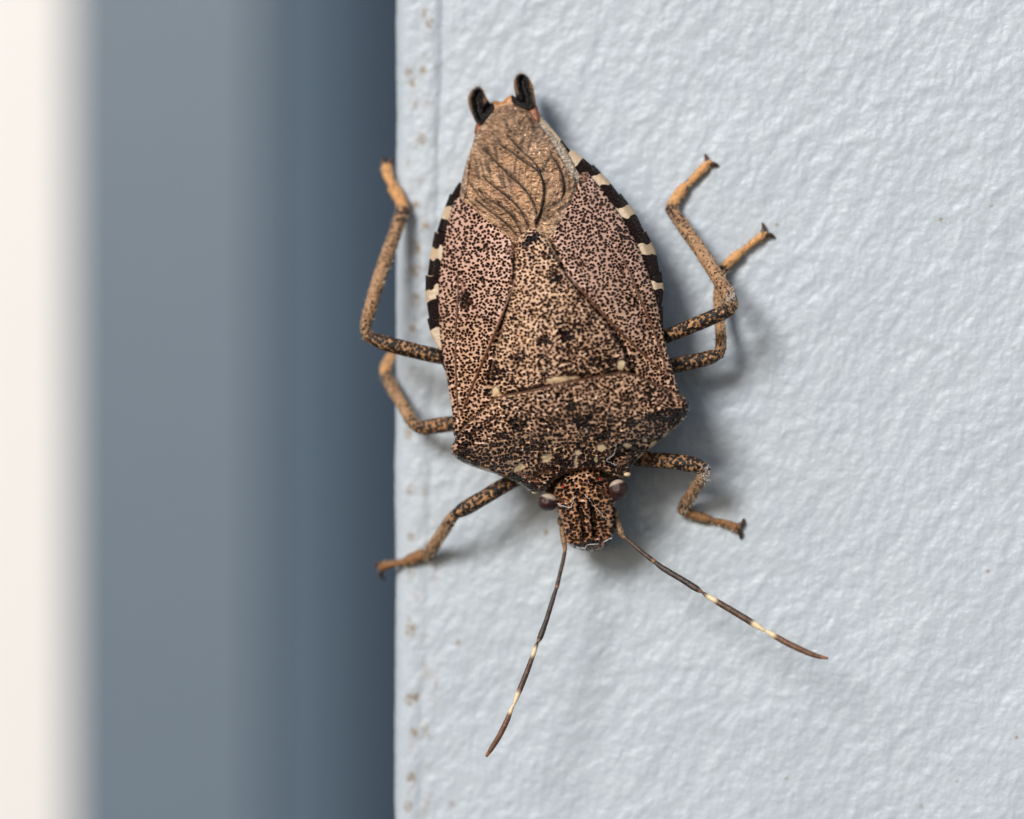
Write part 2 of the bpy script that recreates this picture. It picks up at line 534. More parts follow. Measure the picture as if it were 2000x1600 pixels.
def build_post():
    r = 0.5
    prof = []                                   # (x, y, nx, ny) across the post
    for y in np.concatenate([np.linspace(160, 6, 24), np.linspace(5.2, r + 0.05, 40)]):
        prof.append((XE, y, -1, 0))
    for a in np.linspace(0, math.pi / 2, 16):
        prof.append((XE + r - r * math.cos(a), r - r * math.sin(a), -math.cos(a), -math.sin(a)))
    xs = np.concatenate([np.arange(XE + r + 0.055, 17.5, 0.055), np.arange(17.6, 30.0, 0.11), np.arange(30.5, X_R - 0.5, 0.5)])
    for x in xs:
        prof.append((x, 0, 0, -1))
    prof.append((X_R, 0, 0.7, -0.7))
    prof.append((X_R, 160, 0.7, 0.7))
    prof = np.array(prof)
    npf = len(prof)
    s = np.concatenate([[0], np.cumsum(np.hypot(*np.diff(prof[:, :2], axis=0).T))])
    zs = np.concatenate([np.linspace(-70, -24.5, 60), np.arange(-24.0, -14.4, 0.12), np.arange(-14.4, 14.4, 0.06), np.arange(14.4, 24.0, 0.12), np.linspace(24.5, 70, 60)])
    S, Z = np.meshgrid(s, zs)
    X0 = np.broadcast_to(prof[:, 0], S.shape); Y0 = np.broadcast_to(prof[:, 1], S.shape)
    # brushed, dried paint: lumps drawn out upwards to the right
    th = math.radians(62)
    U = S * math.cos(th) + Z * math.sin(th); W = -S * math.sin(th) + Z * math.cos(th)
    wx = perlin(S * 0.9, Z * 0.9, 21) * 0.5
    d = 0.025 * perlin(U * 1.15 + wx, W * 1.8, 1) + 0.015 * perlin(U * 2.6 + 9, W * 3.5 + wx, 2)
    d += 0.008 * perlin(S * 5.4, Z * 4.2, 3) + 0.05 * perlin(S * 0.33, Z * 0.25, 4) + 0.007 * perlin(S * 8.5, Z * 6.5, 8)
    d += 0.022 * np.clip(perlin(U * 1.2 + 40, W * 2.6 + wx, 6) - 0.25, 0, 1)
    # bead of paint along the arris and the shallow groove beside it
    xo = X0 - XE
    xg = 1.35 + 0.016 * (Z - 0) + 0.08 * perlin(Z * 0.25, Z * 0, 9) + 0.012 * Z
    front = (Y0 <= 0.001)
    ga = 0.30 + 0.70 * smooth(Z, 3.0, 12.0) + 0.25 * perlin(Z * 0.5, Z * 0 + 3, 12)
    d += front * (-0.075 * ga * np.exp(-((xo - xg) / 0.13) ** 2) + 0.045 * np.exp(-((xo - xg + 0.42) / 0.3) ** 2))
    fade = np.where(xo < 0.8, 0.45 + 0.55 * np.clip(xo / 0.8, 0, 1), 1.0)
    wob = 0.05 * perlin(Z * 0.22, Z * 0 + 7, 14) + 0.0022 * Z
    d = d * fade
    X = X0 + prof[:, 2] * d + wob * (X0 < XE + 1.0)
    Y = Y0 + prof[:, 3] * d
    V = np.stack([X, Y, Z], -1).reshape(-1, 3)
    nz = len(zs)
    F = []
    for j in range(nz - 1):
        b0 = j * npf; b1 = b0 + npf
        F.extend([[b0 + i, b0 + i + 1, b1 + i + 1, b1 + i] for i in range(npf - 1)])
        F.append([b0 + npf - 1, b0, b1, b1 + npf - 1])
    F.append(list(range(npf))); F.append([(nz - 1) * npf + i for i in range(npf)])
    stain = np.zeros(len(V))
    spots = [(840, 46, 9), (830, 26, 8), (826, 138, 8), (797, 142, 8), (806, 162, 8), (825, 272, 10), (811, 202, 7), (812, 402, 10),
             (830, 442, 11), (815, 485, 11), (812, 527, 12), (812, 587, 12), (806, 640, 8), (797, 847, 9), (803, 957, 9), (803, 1049, 8), (803, 1122, 8),
             (802, 1230, 12), (801, 1367, 11), (813, 1363, 8), (810, 1430, 9), (804, 1520, 10), (797, 1575, 10), (882, 1570, 6), (895, 1255, 5),
             (1830, 146, 3), (1838, 430, 4), (1505, 300, 3), (1536, 1520, 3.5), (1800, 1576, 4), (1985, 1440, 4), (1936, 404, 3), (1066, 1040, 6),
             (1930, 1115, 3.5), (1518, 440, 4), (1870, 1525, 3)]
    near = np.abs(V[:, 1]) < 1.0
    for px, py, rad in spots:
        c = at(px, py, 0)
        dd = np.hypot(V[near, 0] - c[0], (V[near, 2] - c[2]) * 0.8) / (rad / 60 * 1.15)
        stain[near] = np.maximum(stain[near], 1 - smooth(dd, 0.35, 1.2))
    # faint grime along the groove
    st2 = near & (V[:, 0] - XE < 1.5) & (V[:, 0] - XE > 0.45)
    stain[st2] = np.maximum(stain[st2], 0.55 * np.clip(perlin(V[st2, 0] * 2.2, V[st2, 2] * 1.5, 33) - 0.22, 0, 1) * 2)
    o = make_obj('painted_post', V, F, M_POST, None, {'stain': stain})
    return tag(o, 'pale blue-grey painted post with rough lumpy paint, the insect clinging to it', 'post')


post = build_post()


def slab(name, x0, x1, y0, y1, z0, z1, material, bev=0.8):
    bm = bmesh.new()
    bmesh.ops.create_cube(bm, size=1.0)
    for v in bm.verts:
        v.co = Vector(((x0 + x1) / 2 + v.co.x * (x1 - x0), (y0 + y1) / 2 + v.co.y * (y1 - y0), (z0 + z1) / 2 + v.co.z * (z1 - z0))) * MM
    bmesh.ops.bevel(bm, geom=bm.edges[:], offset=bev * MM, segments=3, affect='EDGES')
    me = bpy.data.meshes.new(name); bm.to_mesh(me); bm.free()
    me.materials.append(material)
    o = bpy.data.objects.new(name, me); col.objects.link(o)
    return o


YS, YR, YW = 108.0, 120.0, 113.0
x_step = float(at(532, 800, -YS)[0])
x_white = float(at(128, 800, -YS)[0])
xs_ = np.linspace(x_step - 0.4, XE + 26.0, 40)
th_ = np.radians(np.interp(xs_ - x_step, [0, 8.0], [14, 78]))  # curve shaped to turn from the sun and darken towards the post
ys_ = YS + 0.5 + np.concatenate([[0], np.cumsum(np.diff(xs_) * np.tan((th_[1:] + th_[:-1]) / 2))])
pr = list(zip(xs_, ys_)) + [(XE + 26.0, ys_[-1] + 12), (x_step - 0.4, YS + 30)]
RV = [(x, y, z) for z in (-70, 70) for x, y in pr]
nr = len(pr)
RF = [[i, (i + 1) % nr, nr + (i + 1) % nr, nr + i] for i in range(nr)] + [list(range(nr))[::-1], [nr + i for i in range(nr)]]
tag(make_obj('return_board', RV, RF, M_SIDING, None, flat=True), 'slate-blue board behind the post, its back curve shaped to darken it', 'board')
tag(slab('siding_board', x_white, x_step, YS, YW - 0.2, -70, 70, M_SIDING), 'smooth slate-blue siding board, out of focus, beside the white trim', 'siding')
tag(slab('trim_board', x_white - 70, x_white + 4, YW, YR + 18.5, -70, 70, M_WHITE), 'bright white trim board, blurred, at the far side of the siding', 'trim')

# ------------------------------------------------------------------ the bug
A0 = np.array([1150.0, 1078.0]); AX = np.array([-0.1857, -0.9826]); LT = np.array([0.9826, -0.1857])


def st(p):
    q = p - A0
    return q @ AX, q @ LT


def H(p):
    s, t = st(p)
    hm = np.interp(s, [0, 60, 120, 160, 200, 260, 330, 400, 500, 600, 640, 700, 800, 890], [2.2, 2.75, 3.1, 3.15, 3.65, 4.4, 4.95, 5.1, 4.95, 4.45, 4.15, 3.75, 3.0, 2.2])
    he = np.interp(s, [0, 150, 245, 330, 450, 600, 750, 890], [2.0, 2.5, 3.5, 3.15, 2.8, 2.4, 2.0, 1.7])
    w = np.interp(s, [0, 60, 130, 160, 245, 330, 500, 600, 700, 750, 850, 890], [60, 60, 90, 120, 245, 235, 235, 224, 182, 150, 85, 60])
    return he + (hm - he) * (1 - np.clip(np.abs(t) / w, 0, 1.15) ** 1.75)


bug = bpy.data.objects.new('stink_bug', None)
col.objects.link(bug)
bug.empty_display_size = 0.004
bug.location = at(1090, 640, 0) * MM
tag(bug, 'brown speckled shield-shaped stink bug clinging head down to the pale painted post', 'insect')

# --- abdomen: belly shell under everything, carrying the banded margin pieces
body_outline = [(1150, 1062), (1112, 1055), (1098, 1000), (1060, 955), (1000, 930), (915, 895), (895, 850), (884, 800), (872, 735), (858, 680), (845, 630), (840, 570),
                (846, 505), (866, 440), (896, 385), (917, 335), (941, 258), (955, 218), (985, 200), (1020, 205), (1045, 220), (1095, 282), (1150, 330), (1200, 385),
                (1250, 450), (1280, 515), (1288, 570), (1290, 640), (1305, 690), (1318, 760), (1325, 800), (1265, 870), (1225, 915), (1195, 985), (1192, 1050)]


def build_abdomen():
    B = spline(body_outline, True, 10.0)
    s, t = st(B)
    spine = A0 + np.outer(s, AX) + np.outer(np.clip(t, -12, 12), LT)
    V = []; F = []
    n = len(B)
    he = np.clip(H(B) - 0.62, 1.2, None)
    levels = [(1.0, 0.0), (0.995, 0.12), (0.96, 0.30), (0.88, 0.50), (0.76, 0.68), (0.6, 0.82), (0.4, 0.93), (0.18, 0.99)]
    depth = np.interp(s, [0, 100, 250, 500, 700, 900], [0.7, 1.2, 2.1, 2.2, 1.7, 0.8])
    for f, g in levels:
        q = spine + (B - spine) * f
        V.append(at(q[:, 0], q[:, 1], he - g * depth))
    V = np.concatenate(V)
    for k in range(len(levels) - 1):
        for i in range(n):
            j = (i + 1) % n
            F.append([k * n + i, k * n + j, (k + 1) * n + j, (k + 1) * n + i])
    F.append(list(range(n))[::-1]); F.append([(len(levels) - 1) * n + i for i in range(n)])
    return make_obj('abdomen', V, F, M_BELLY, bug)


abdomen = build_abdomen()

# banded margin pieces: outer edge points (with the little step at each joint) and inner edge points, tail end first
left_joints = [((897, 356), (908, 360)), ((879, 378), (895, 392)), ((849, 453), (872, 458)), ((831, 538), (862, 540)), ((834, 622), (866, 622)), ((853, 680), (874, 690)), ((868, 730), (888, 730))]
left_mid = [((890, 366), None), ((864, 418), None), ((840, 500), None), ((831, 575), None), ((841, 652), None), ((860, 705), None)]
right_joints = [((1052, 226), (1040, 240)), ((1116, 291), (1100, 312)), ((1158, 320), (1142, 345)), ((1212, 377), (1188, 402)), ((1261, 450), (1236, 472)), ((1292, 530), (1264, 545)), ((1295, 598), (1276, 610)), ((1300, 670), (1288, 676))]
right_mid = [((1087, 262), None), ((1139, 309), None), ((1188, 352), None), ((1241, 415), None), ((1281, 490), None), ((1297, 565), None), ((1295, 630), None)]


def margin(joints, mids, sgn, patterns):
    for i in range(len(joints) - 1):
        (o0, n0), (o1, n1) = joints[i], joints[i + 1]
        m = mids[i][0]
        o0, n0, o1, n1, m = map(np.array, (o0, n0, o1, n1, m))
        o0 = o0.astype(float); o1 = o1.astype(float)
        # each piece narrows towards the head end, its tail end juts out as a small tooth
        inward = (n1 - o1) / np.linalg.norm(n1 - o1)
        o1b = o1 + inward * 4.0
        ax = (o1 - o0) / np.linalg.norm(o1 - o0)
        g0 = o0; gb = o1b + ax * 0.6
        poly = []
        for a, b, k in ((g0, m, 12), (m, gb, 12), (gb, n1 - inward * -6, 5), (n1 + inward * 6, n0 + inward * 6, 22), (n0 + inward * 6, g0, 6)):
            for j in range(k):
                poly.append(np.asarray(a) + (np.asarray(b) - np.asarray(a)) * j / k)
        mid_in = (n0 + n1) / 2 + inward * 6
        def hf(p, o0=o0, inward=inward, ax=ax, o1=o1):
            d = (p - o0) @ inward
            lin = np.clip(((p - o0) @ ax) / np.linalg.norm(o1 - o0), 0, 1)
            return H(p) * 0 + np.minimum(H(p), np.interp(st(p)[0], [300, 450, 600, 750, 890], [3.3, 2.95, 2.58, 2.2, 1.9])) - 0.12 - 0.10 * np.exp(-np.clip(d, 0, 99) / 6) + 0.028 * (1 - lin)
        pat = patterns[i]
        def af(p, o0=o0, o1=o1, ax=ax, pat=pat, inward=inward):
            l = ((p - o0) @ ax) / np.linalg.norm(o1 - o0)
            l = l + 0.10 * perlin(p[:, 0] / 13, p[:, 1] / 13, 29) + 0.004 * ((p - o0) @ inward)
            return {'dark': np.interp(l, [a for a, _ in pat], [b for _, b in pat])}
        plate('abdomen_margin', poly, hf, M_CONNEX, abdomen, af, 3.0, 0.08, 2.0, 0.02, res=False)


std = [(0.0, 0.1), (0.03, 0.9), (0.30, 0.95), (0.36, 0.05), (0.60, 0.05), (0.66, 0.95), (1.0, 0.95)]
margin(left_joints, left_mid, -1, [[(0, 0.9), (1, 0.95)], std, std, std, [(0, 0.1), (0.04, 0.95), (0.45, 0.9), (0.55, 0.05), (1, 0.0)], [(0, 0.9), (1, 0.9)]])
margin(right_joints, right_mid, 1, [[(0, 0), (0.78, 0.0), (0.84, 0.85), (1, 0.9)], [(0, 0.2), (0.5, 0.0), (0.62, 0.9), (1, 1)], std, std, std, std, [(0, 0.9), (1, 0.95)]])

# --- tail lobes and plates


def lobe_h(line):
    def f(p):
        d = seg_dist(p, line)
        return 2.13 - 0.0016 * np.clip(215 - p[:, 1], -20, 90) - 0.22 * np.exp(-(d / 6) ** 2)
    return f


def lobe_a(line):
    return lambda p: {'rim': smooth(seg_dist(p, line), 10.0, 14.5)}


LOBE_L = [(935, 181), (931, 195), (935, 215), (940, 230), (952, 212), (960, 207)]
LOBE_R = [(1020, 156), (1022, 170), (1027, 185), (1030, 203), (1014, 203), (1003, 193)]


def tail_h(off):
    return lambda p: 2.0 + off - 0.0016 * np.clip(215 - p[:, 1], -20, 90)


plate('tail_plate', [(935, 240), (948, 215), (965, 197), (980, 199), (990, 190), (1000, 186), (1015, 196), (1040, 205), (1058, 235), (1040, 262), (990, 270), (945, 262)], tail_h(-0.15), M_ORANGE, bug, None, 4, 0.5, 6, 0.2)
plate('tail_lobe', [(932, 243), (922, 224), (915, 204), (915, 187), (924, 174), (935, 169), (944, 176), (950, 190), (957, 200), (964, 203), (965, 214), (949, 236), (940, 246)], lobe_h(LOBE_L), M_BLACK, bug, lobe_a(LOBE_L), 2.5, 0.55, 5, 0.20)
plate('tail_lobe', [(1000, 200), (998, 192), (1000, 186), (1007, 190), (1004, 172), (1004, 156), (1010, 146), (1020, 143), (1032, 151), (1040, 165), (1044, 185), (1046, 206), (1036, 214), (1015, 212)], lobe_h(LOBE_R), M_BLACK, bug, lobe_a(LOBE_R), 2.5, 0.55, 5, 0.20)
plate('tail_lobe_base', [(933, 238), (941, 243), (936, 262), (927, 262)], tail_h(-0.02), M_RUST, bug, None, 3, 0.4, 5, 0.15)
plate('tail_lobe_base', [(1032, 208), (1046, 203), (1053, 226), (1054, 242), (1040, 236)], tail_h(-0.02), M_RUST, bug, None, 3, 0.4, 5, 0.15)
# fine hairs round the lobes
def hairs(name, spots, material, parent, r=0.006):
    V = []; F = []
    for (a, b) in spots:
        a = np.array(a, float); b = np.array(b, float)
        T = b - a; T /= np.linalg.norm(T) + 1e-9
        u = np.cross(T, [0.3, 0.8, 0.5]); u /= np.linalg.norm(u); w = np.cross(T, u)
        k = len(V)
        for q in range(3):
            V.append(a + r * (u * math.cos(q * 2.094) + w * math.sin(q * 2.094)))
        V.append(b)
        F += [[k, k + 1, k + 3], [k + 1, k + 2, k + 3], [k + 2, k, k + 3], [k + 2, k + 1, k]]
    o = make_obj(name, V, F, material, parent, flat=True)
    o['kind'] = 'stuff'
    return o


def lobe_hairs():
    sp = []
    for base, n in (([(916, 190), (924, 174), (935, 169), (944, 176), (950, 190)], 22), ([(1004, 160), (1010, 146), (1020, 143), (1032, 151), (1040, 165), (1044, 185)], 26)):
        c = np.mean(base, 0) + (0, 14)
        L = spline(base, False, 2.0)
        for i in np.linspace(0, len(L) - 1, n).astype(int):
            d = L[i] - c; d /= np.linalg.norm(d)
            ln = random.uniform(5, 11)
            q = L[i] + d * ln + np.array([random.uniform(-3, 3), random.uniform(-2, 2)])
            sp.append((at(*(L[i] - d * 2), 2.0), at(*q, 2.0 + random.uniform(-0.1, 0.25))))
    hairs('bristles', sp, M_BRISTLE, bug, 0.011)


lobe_hairs()

# --- forewings: leathery part, and the bronze membrane as the wing's own piece
CLAV_L = [(1003, 555), (985, 605), (950, 690), (920, 760), (901, 808)]
CLAV_R = [(1100, 528), (1140, 572), (1200, 637), (1255, 690), (1302, 733)]
VEIN_L = [(896, 540), (893, 600), (890, 660), (890, 705), (892, 760), (895, 812)]
VEIN_R = [(1203, 478), (1228, 530), (1250, 585), (1272, 635), (1290, 685), (1303, 733)]
left_wing = [(888, 392), (898, 386), (910, 392), (932, 412), (955, 431), (982, 452), (1000, 467), (1014, 500), (1016, 560), (1000, 620), (985, 690), (975, 760), (960, 800), (925, 830),
             (895, 862), (886, 848), (884, 812), (877, 765), (867, 708), (860, 665), (857, 610), (857, 545), (864, 492), (874, 436)]
right_wing = [(1136, 338), (1146, 334), (1153, 343), (1173, 367), (1198, 401), (1218, 431), (1239, 467), (1258, 508), (1272, 552), (1284, 590), (1293, 632), (1299, 665), (1305, 692), (1314, 722),
              (1326, 765), (1332, 785), (1300, 790), (1250, 770), (1215, 700), (1180, 640), (1130, 585), (1090, 530), (1066, 478), (1084, 446), (1104, 412), (1123, 378)]


SC_L = [(955, 772), (956, 735), (966, 692), (981, 638), (996, 586), (1004, 546), (1006, 502), (1008, 478), (1014, 460), (1036, 444)]
SC_R = [(1036, 444), (1060, 455), (1072, 468), (1090, 506), (1102, 533), (1120, 558), (1157, 600), (1195, 643), (1212, 672), (1226, 702), (1236, 730)]
PR_B = [(894, 848), (910, 830), (946, 798), (963, 780), (1045, 762), (1145, 740), (1195, 731), (1220, 729), (1245, 734), (1296, 757), (1337, 775)]


def wing_h(clav, vein_or_shade, side):
    def f(p):
        h = H(p) - 0.10 - 0.14 * np.exp(-(np.minimum(seg_dist(p, SC_L), seg_dist(p, SC_R)) / 6) ** 2) - 0.12 * np.exp(-(seg_dist(p, PR_B) / 9) ** 2)
        dc, dv = seg_dist(p, clav), seg_dist(p, vein_or_shade)
        h = h + 0.02 * np.exp(-(dc / 3.2) ** 2) + 0.02 * np.exp(-(dv / 3.0) ** 2) - 0.06 * np.exp(-((dc - 7) / 3.5) ** 2) - 0.045 * np.exp(-((dv - 6) / 3.0) ** 2)
        return h + 0.02 * perlin(p[:, 0] / 22, p[:, 1] / 22, 41) - 0.004
    return f


def wing_a(clav, vein_or_shade, marks, edge):
    def f(p):
        s, t = st(p)
        dc, dv = seg_dist(p, clav), seg_dist(p, vein_or_shade)
        dark = -0.02 + 0.10 * smooth(s, 560, 330) + 0.25 * np.exp(-(seg_dist(p, edge) / 12) ** 2) * smooth(s, 520, 380)
        for m in marks:
            dark = np.maximum(dark, m[0] * blob(p, *m[1:]))
        seam = np.maximum(np.exp(-(np.minimum(seg_dist(p, SC_L), seg_dist(p, SC_R)) / 4.5) ** 2), np.exp(-(seg_dist(p, PR_B) / 3.0) ** 2))
        dark = np.maximum(dark, 1.8 * seam)
        line = np.maximum(np.exp(-(dc / 3.2) ** 2), np.exp(-(dv / 3.0) ** 2))
        tint = np.clip(0.25 + 0.75 * smooth(s, 380, 560) + 0.5 * perlin(p[:, 0] / 45, p[:, 1] / 45, 17), 0, 1)
        rust = 0.5 * line
        return {'dark': dark - 1.2 * line, 'pale': 0.0 * dark, 'tint': tint, 'rust': rust}
    return f


def wing_a_left(p):
    d = wing_a(CLAV_L, VEIN_L, [(1.9, 907, 586, 15, 19), (0.3, 925, 480, 30, 16), (0.3, 880, 720, 8, 30)], [(872, 700), (880, 780), (892, 850)])(p)
    d['rust'] = np.maximum(d['rust'], 0.8 * blob(p, 998, 487, 10, 16, 20) + 0.4 * blob(p, 900, 560, 10, 24))
    return d


def wing_a_right(p):
    d = wing_a(CLAV_R, VEIN_R, [(0.5, 1235, 590, 16, 14), (0.45, 1250, 700, 18, 10), (0.3, 1150, 440, 14, 30), (0.4, 1146, 350, 8), (0.45, 1275, 640, 10, 40, -15), (0.4, 1222, 470, 10, 40, -25)],
               [(1265, 560), (1290, 640), (1312, 740)])(p)
    d['rust'] = np.maximum(d['rust'], 0.8 * blob(p, 1141, 345, 9, 11) + 0.5 * blob(p, 1078, 470, 6, 22, -20))
    return d


wing_l = plate('forewing', left_wing, wing_h(CLAV_L, VEIN_L, -1), M_WING, bug, wing_a_left, 3.0, 0.16, 6, 0.10)
wing_r = plate('forewing', right_wing, wing_h(CLAV_R, VEIN_R, 1), M_WING, bug, wing_a_right, 3.0, 0.16, 6, 0.10)

M_VEIN = simple('vein_brown', (0.17, 0.07, 0.035), 0.35, 8, 0.5, 0.02)
M_PLEAT_SHADE = simple('pleat_shade', (0.030, 0.014, 0.009), 0.35, 6, 0.7, 0.02)


def vein_or_shade(path, hf, off, width, material, parent, name='vein_or_shade', taper=0.45):
    P = spline(path, False, 4.0)
    h = hf(P) + off
    k = np.ones(5) / 5
    if len(h) > 8:
        h = np.convolve(np.pad(h, 2, mode='edge'), k, 'valid')
    C = at(P[:, 0], P[:, 1], h)
    u = np.linspace(0, 1, len(P))
    w = width / 2 / 60 * (1 - (1 - taper) * np.abs(2 * u - 1) ** 3) * (1 + 0.25 * perlin(u * 9, u * 0 + width, 97))
    return tube(name, C, w, material, parent, 8, 1.0, 0.06, 0.0, resample=False)


for cl, vn, hfw, wing in ((CLAV_L, VEIN_L, wing_h(CLAV_L, VEIN_L, -1), wing_l), (CLAV_R, VEIN_R, wing_h(CLAV_R, VEIN_R, 1), wing_r)):
    vein_or_shade(cl, hfw, 0.0, 4.6, M_VEIN, wing)
    vein_or_shade(vn, hfw, 0.0, 3.8, M_VEIN, wing)

RIDGES = [[(1008, 462), (985, 438), (952, 412), (926, 392)], [(1014, 452), (1000, 428), (975, 406), (950, 390), (932, 372)], [(1030, 444), (1016, 415), (990, 388), (962, 366), (940, 345)],
          [(1043, 440), (1045, 418), (1038, 395), (1018, 368), (990, 342), (962, 314), (945, 290)], [(1050, 425), (1058, 400), (1060, 372), (1055, 345), (1040, 318), (1018, 298), (985, 262)],
          [(1057, 352), (1045, 334), (1020, 317), (1002, 303), (975, 285)], [(1046, 440), (1056, 412), (1090, 396), (1099, 376), (1096, 348), (1086, 322), (1074, 303)],
          [(1000, 425), (985, 412), (968, 395)], [(1110, 395), (1120, 365), (1118, 335), (1105, 305), (1090, 280), (1060, 245)], [(905, 390), (912, 360), (915, 320), (925, 280), (945, 245), (975, 218)]]
DASH = [([(985, 232), (992, 248), (1000, 262)], 4.0), ([(962, 260), (974, 276), (988, 292)], 4.0), ([(943, 288), (954, 302), (962, 314)], 4.5), ([(1036, 232), (1043, 250), (1046, 270)], 4.0),
        ([(1075, 420), (1055, 425), (1047, 436)], 7), ([(1085, 400), (1065, 406), (1056, 412)], 5), ([(1030, 440), (1022, 425), (1015, 412)], 4), ([(935, 372), (943, 380), (955, 392)], 3), ([(1072, 300), (1080, 312), (1088, 326)], 3.5), ([(1104, 335), (1112, 352), (1112, 372)], 3.5),
        ([(1022, 312), (1036, 322), (1047, 334)], 3), ([(985, 330), (1000, 343), (1016, 362)], 2.5)]


def memb_h(off):
    def f(p):
        h = H(p) + off
        for i, R_ in enumerate(RIDGES):
            L = spline(R_, False, 6)
            d = seg_dist(p, L)
            L2 = L + np.array([3.5, -2.5])
            h = h + 0.16 * np.exp(-(d / 3.8) ** 2) - 0.15 * np.exp(-(seg_dist(p, L2) / 3.4) ** 2)
        h = h + 0.05 * perlin(p[:, 0] / 26, p[:, 1] / 26, 51) + 0.025 * perlin((p[:, 0] + p[:, 1]) / 10, (p[:, 0] - p[:, 1]) / 22, 52)
        q = p - np.array([1046.0, 446.0])
        phi = np.arctan2(q[:, 0], -q[:, 1]); rr = np.hypot(q[:, 0], q[:, 1])
        h = h + 0.035 * np.sin(phi * 17 + 1.5 * perlin(rr / 40, phi * 3, 55)) * smooth(rr, 8, 45) * smooth(rr, 170, 70)
        # folds run into a hollow beside the tip of the scutellum
        h = h - 0.16 * np.exp(-((p[:, 0] - 1062) ** 2 + (p[:, 1] - 424) ** 2) / 2 / 13 ** 2)
        return h
    return f


def memb_a(p):
    dark = np.zeros(len(p))
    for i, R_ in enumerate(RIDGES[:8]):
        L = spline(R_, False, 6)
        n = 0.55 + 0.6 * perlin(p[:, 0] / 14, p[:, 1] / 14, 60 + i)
        dark = np.maximum(dark, np.clip(n + 0.25, 0, 1.0) * np.exp(-(seg_dist(p, L + np.array([3.0, -2.0])) / 3.4) ** 2))  # shadow line beside each ridge, painted into the membrane colour
    for L, w in DASH:
        n = 0.75 + 0.5 * perlin(p[:, 0] / 8, p[:, 1] / 8, 77)
        dark = np.maximum(dark, np.clip(n, 0, 1) * np.exp(-(seg_dist(p, L) / w) ** 2))
    q = p - np.array([1046.0, 446.0])
    phi = np.arctan2(q[:, 0], -q[:, 1]); rr = np.hypot(q[:, 0], q[:, 1])
    bend = phi - 0.0035 * rr                      # pleats curl over to one side on their way to the tail
    fan = smooth(perlin(bend * 19, rr / 45, 101), 0.15, 0.40) * smooth(rr, 6, 30) * smooth(rr, 260, 150)
    dark = np.maximum(dark, 0.7 * fan)
    edge = [(1050, 228), (1080, 262), (1105, 300), (1122, 340), (1122, 380), (1100, 412), (1078, 450)]
    e2 = [(905, 385), (912, 330), (925, 288), (938, 252), (960, 222)]
    pale = np.maximum(0.7 * np.exp(-(seg_dist(p, edge) / 4) ** 2), 0.6 * np.exp(-(seg_dist(p, e2) / 5) ** 2))
    pale *= 0.6 + 0.5 * perlin(p[:, 0] / 12, p[:, 1] / 12, 78)
    s_ = st(p)[0]
    tail = np.clip(smooth(s_, 740, 860) * 0.9 + 0.35 * smooth(p[:, 0], 1050, 1110), 0, 1)
    return {'dark': np.clip(dark, 0, 1), 'pale': np.clip(pale, 0, 1), 'tail': tail}


memb_top = [(1040, 470), (1008, 478), (985, 466), (950, 440), (920, 415), (899, 394), (900, 366), (907, 330), (919, 293), (931, 256), (946, 232), (964, 215), (985, 206), (1010, 205), (1030, 213),
            (1041, 224), (1054, 243), (1073, 270), (1092, 302), (1110, 332), (1125, 350), (1125, 375), (1112, 408), (1094, 440), (1076, 472)]
plate('wing_membrane', memb_top, memb_h(-0.16), M_MEMB, wing_l, memb_a, 2.5, 0.06, 5, 0.06)
for i_, R_ in enumerate(RIDGES[:8]):  # dark tubes added beside the ridges stand in for pleat shadows
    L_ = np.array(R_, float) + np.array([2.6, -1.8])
    vein_or_shade(L_, memb_h(-0.16), -0.012, (2.0, 1.8, 2.4, 3.0, 3.2, 2.2, 2.8, 1.8)[i_], M_PLEAT_SHADE, wing_l, taper=0.1)
memb_low = [(1075, 455), (1050, 420), (1030, 330), (1025, 250), (1040, 224), (1053, 226), (1075, 247), (1098, 278), (1110, 300), (1122, 326), (1135, 346), (1132, 378), (1112, 415)]
plate('wing_membrane', memb_low, lambda p: H(p) - 0.28 - 0.3 * smooth(p[:, 1], 340, 420), M_MEMB, wing_r, lambda p: {'dark': np.zeros(len(p)), 'pale': np.full(len(p), 0.85)}, 4, 0.05, 4, 0.04)

# --- scutellum
scut = [(962, 800), (955, 772), (956, 735), (966, 692), (981, 638), (996, 586), (1004, 546), (1006, 502), (1008, 478), (1014, 460), (1024, 449), (1036, 444), (1048, 446), (1060, 455), (1072, 468), (1080, 484),
        (1090, 506), (1102, 533), (1120, 558), (1157, 600), (1195, 643), (1212, 672), (1226, 702), (1236, 730), (1245, 760), (1200, 775), (1100, 790), (1010, 805)]


def scut_h(p):
    s, t = st(p)
    h = H(p) + 0.10 - 0.15 * np.exp(-(seg_dist(p, PR_B) / 8) ** 2) + 0.10 * np.exp(-((s - 420) / 130) ** 2 - (t / 130) ** 2)
    h = h + 0.035 * perlin(p[:, 0] / 30, p[:, 1] / 20, 61) + 0.018 * perlin(t / 16, s / 6, 62) * smooth(s, 560, 420)
    h = h - 0.10 * np.exp(-((p[:, 0] - 1098) ** 2 / 2 / 16 ** 2 + (p[:, 1] - 655) ** 2 / 2 / 11 ** 2)) + 0.05 * np.exp(-(seg_dist(p, [(1060, 672), (1085, 655), (1100, 632)]) / 5) ** 2)
    return h


